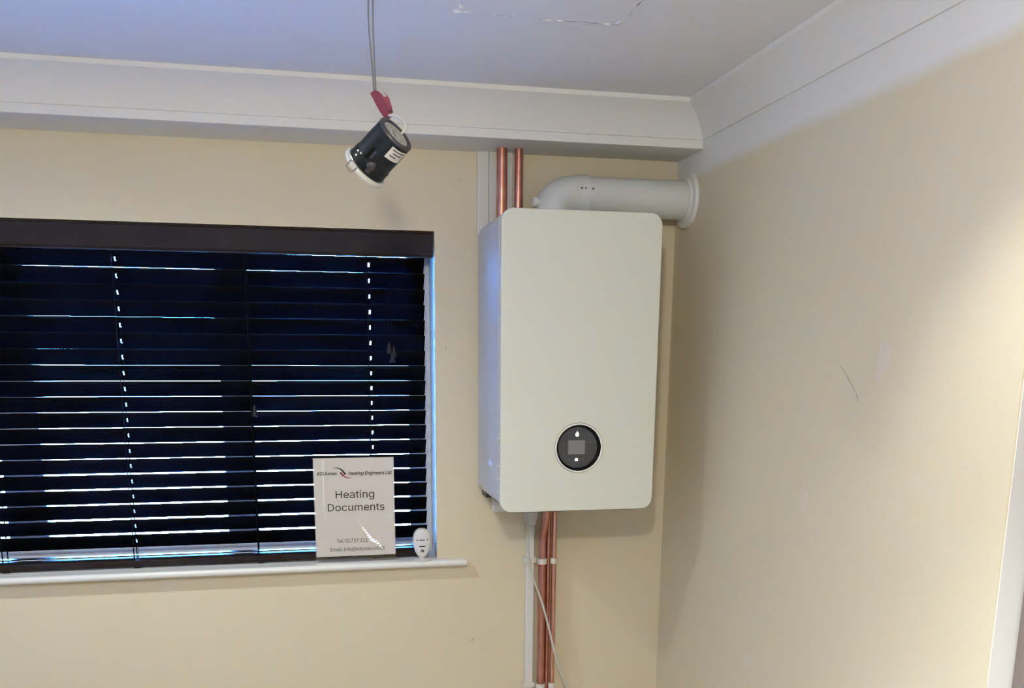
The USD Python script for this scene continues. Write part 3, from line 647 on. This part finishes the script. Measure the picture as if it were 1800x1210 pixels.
holes.append(lathe([(0, 0), (0.0075, 0), (0.0075, 0.012), (0, 0.012)], bez+AXv*0.07, AXv, 16))
part(lamp, 'end_cap', cut(disc, *holes), 'lamp_cap', 'pale grey vented end cap')
part(lamp, 'bezel', lathe([(0.030, 0.004), (0.0365, 0.0035), (0.0388, 0.001), (0.0395, -0.002), (0.0388, -0.0045), (0.034, -0.0065), (0.030, -0.004), (0.030, 0.004)], bez, AXv, 64), 'bezel', 'pale trim ring')
part(lamp, 'bezel_gasket', lathe([(0.031, 0.0035), (0.0362, 0.0035), (0.0362, 0.0050), (0.031, 0.0054), (0.031, 0.0035)], bez, AXv, 48), 'chrome')
def oncan(t, ang, r=0.0325):
    a_ = math.radians(ang); n = E1*math.cos(a_)+E2*math.sin(a_); s = np.cross(AXv, n)
    return bez+AXv*t+n*r, n, s
def plate_on(t0, t1, a0, a1, th, r=0.0325, n=10):
    v, f = [], []
    for k, a_ in enumerate(np.radians(np.linspace(a0, a1, n))):
        d = E1*math.cos(a_)+E2*math.sin(a_)
        v += [bez+AXv*t0+d*(r-0.001), bez+AXv*t1+d*(r-0.001), bez+AXv*t1+d*(r+th), bez+AXv*t0+d*(r+th)]
    for k in range(n-1):
        for i in range(4):
            j = (i+1) % 4; f += [[4*k+i, 4*k+j, 4*k+4+j], [4*k+i, 4*k+4+j, 4*k+4+i]]
    e = 4*(n-1); f += [[0, 2, 1], [0, 3, 2], [e, e+1, e+2], [e, e+2, e+3]]
    t = trimesh.Trimesh(np.array(v), f, process=False)
    if t.volume < 0: t.invert()
    return t
stk = part(lamp, 'sticker', plate_on(0.0485, 0.0700, 16, 72, 0.0004), 'sticker', 'white rating sticker')
for q, (a0, a1) in enumerate(((22, 66), (30, 62), (24, 48))):
    part(stk, 'small_print', plate_on(0.0655-q*0.0055, 0.0675-q*0.0055, a0, a1, 0.0006), 'ink_grey')
part(lamp, 'slot', plate_on(0.024, 0.046, -22, -14, 0.0006, 0.0325), 'black_matt')
part(lamp, 'slot', plate_on(0.030, 0.044, -10, -5, 0.0006, 0.0325), 'lamp_rim')
part(lamp, 'lower_band', lathe([(0.0323, 0.006), (0.0338, 0.006), (0.0338, 0.020), (0.0323, 0.022)], bez, AXv, 56), 'lamp_black')
for t_, a_ in ((0.020, -48), (0.0135, -42), (0.0225, -34)):
    p, n, s = oncan(t_, a_, 0.0335); part(lamp, 'rivet', lathe([(0, 0.002), (0.0018, 0.0016), (0.0024, 0), (0.0024, -0.003), (0, -0.003)], p, n, 12), 'chrome')
p, n, s = oncan(0.021, 8, 0.033)
part(lamp, 'spring_bracket', lathe([(0, 0.005), (0.004, 0.0045), (0.007, 0.002), (0.0075, -0.003), (0, -0.003)], p, n, 16), 'lamp_rim')
part(lamp, 'spring_bracket', plate_on(0.008, 0.030, 4, 16, 0.0022, 0.0335), 'lamp_rim')
p, n, s = oncan(0.003, -62, 0.040)
w0 = bez+AXv*0.0045
q1, q2, q3, q4 = at(625, 284.5, 1.468), at(616, 281.5, 1.466), at(608.5, 292, 1.464), at(617, 303, 1.462)
q5 = at(628, 294, 1.464)
part(lamp, 'spring_clip', tube(np.vstack([np.linspace(a_, b_, 5)[:-1] for a_, b_ in ((q1, q2), (q2, q3), (q3, q4), (q4, q5))]+[q5[None]]), 0.0009, 8), 'steel_wire', 'bent steel wire clip')
# red connector
r0, r1 = at(656, 164), at(682, 206)
rd = (r1-r0)/np.linalg.norm(r1-r0); rl = np.linalg.norm(r1-r0)
rn = -SIGHT-rd*(-SIGHT@rd); rn /= np.linalg.norm(rn); rs = np.cross(rd, rn)
if rs@RIGHT < 0: rs = -rs
def inred(lo, hi, c=0.0012):
    t = cbx(lo, hi, c); v = np.array(t.vertices); t.vertices = r0+v[:, :1]*rd+v[:, 1:2]*rs+v[:, 2:]*rn; t.fix_normals(); return t
def redpoly(pts, z0, z1):
    t = trimesh.creation.extrude_polygon(Polygon(pts), z1-z0, engine='earcut'); v = np.array(t.vertices)
    t.vertices = r0+v[:, :1]*rd+v[:, 1:2]*rs+(v[:, 2:]+z0)*rn; t.fix_normals(); return t
con = part(lamp, 'connector', redpoly([(0.000, -0.0045), (0.000, 0.004), (0.006, 0.0095), (0.040, 0.0085), (rl, 0.0055), (rl, -0.006), (0.030, -0.0068)], -0.008, 0.006), 'red', 'red plastic cable connector')
part(con, 'connector_cover', redpoly([(0.008, 0.008), (0.012, 0.0165), (0.021, 0.0180), (0.035, 0.0140), (0.042, 0.0095), (0.030, 0.006)], -0.007, 0.004), 'red_orange')
part(con, 'release_tab', redpoly([(0.008, 0.0105), (0.0115, 0.0150), (0.0195, 0.0165), (0.0175, 0.0115)], -0.003, 0.0048), 'lamp_cap')
part(con, 'latch', redpoly([(0.034, 0.004), (0.0405, 0.0125), (0.0435, 0.0115), (0.041, 0.003)], -0.004, 0.0072), 'red')
# cords straight up to the hole in the ceiling
def cordpath(offs, zs_, wob):
    return spline([V(r0[0]+o+w_, r0[1]+w_*0.3, z) for o, w_, z in zip(offs, wob, zs_)], 5)
zz = [r0[2]-0.004, r0[2]+0.03, r0[2]+0.07, r0[2]+0.11, ZC-0.03, ZC+0.09]
part(lamp, 'cord', tube(cordpath([0.0015, 0.000, -0.0030, -0.0045, -0.004, -0.004], zz, [0, 0, 0, -0.0008, 0, 0]), 0.00135, 10), 'cable_grey', 'thin grey cord')
part(lamp, 'cord', tube(cordpath([0.0045, 0.0035, 0.0022, 0.0020, 0.003, 0.004], zz, [0, 0, 0.0005, 0, 0, 0]), 0.00135, 10), 'cable_grey')
fx = spline([at(682, 202.5, 1.497), at(689, 203.5, 1.492), at(701, 206.5, 1.488), at(710.5, 214, 1.486), at(713, 223, 1.484), at(709, 232, 1.483), at(699, 238.5, 1.482), at(689.5, 241.5, 1.485), at(684, 241.0, 1.492)], 7)
part(lamp, 'flex', tube(fx, 0.0021, 10), 'cable_white', 'looped white flex')

# ------------------------------------------------------------------ the room's own lamps, out of the picture
def downlight(loc, label):
    t = thing('ceiling_downlight', label, 'light fitting', (loc[0], loc[1], ZC-0.004))
    part(t, 'trim_ring', lathe([(0.033, 0.0), (0.043, 0.0), (0.043, 0.003), (0.033, 0.003), (0.033, 0.0)], (loc[0], loc[1], ZC-0.003), (0, 0, 1), 40), 'plastic')
downlight(LAMP_B, 'recessed downlight in the ceiling above the window')
downlight(LAMP_D, 'recessed downlight in the ceiling beside the doorway')
downlight(LAMP_C, 'recessed downlight in the ceiling near the right wall')
pend = thing('pendant_lamp', 'bare pendant lamp hanging from the ceiling in the middle of the room', 'light fitting', (LAMP_A[0], LAMP_A[1], 2.25))
part(pend, 'ceiling_rose', lathe([(0, 0), (0.04, 0), (0.035, -0.02), (0.01, -0.025), (0, -0.025)], (LAMP_A[0], LAMP_A[1], ZC), (0, 0, 1), 32), 'plastic')
part(pend, 'lamp_holder', lathe([(0, 0.0), (0.016, 0.0), (0.018, 0.03), (0.008, 0.045), (0.004, 0.075), (0, 0.075)], (LAMP_A[0], LAMP_A[1], 2.252), (0, 0, 1), 24), 'plastic')
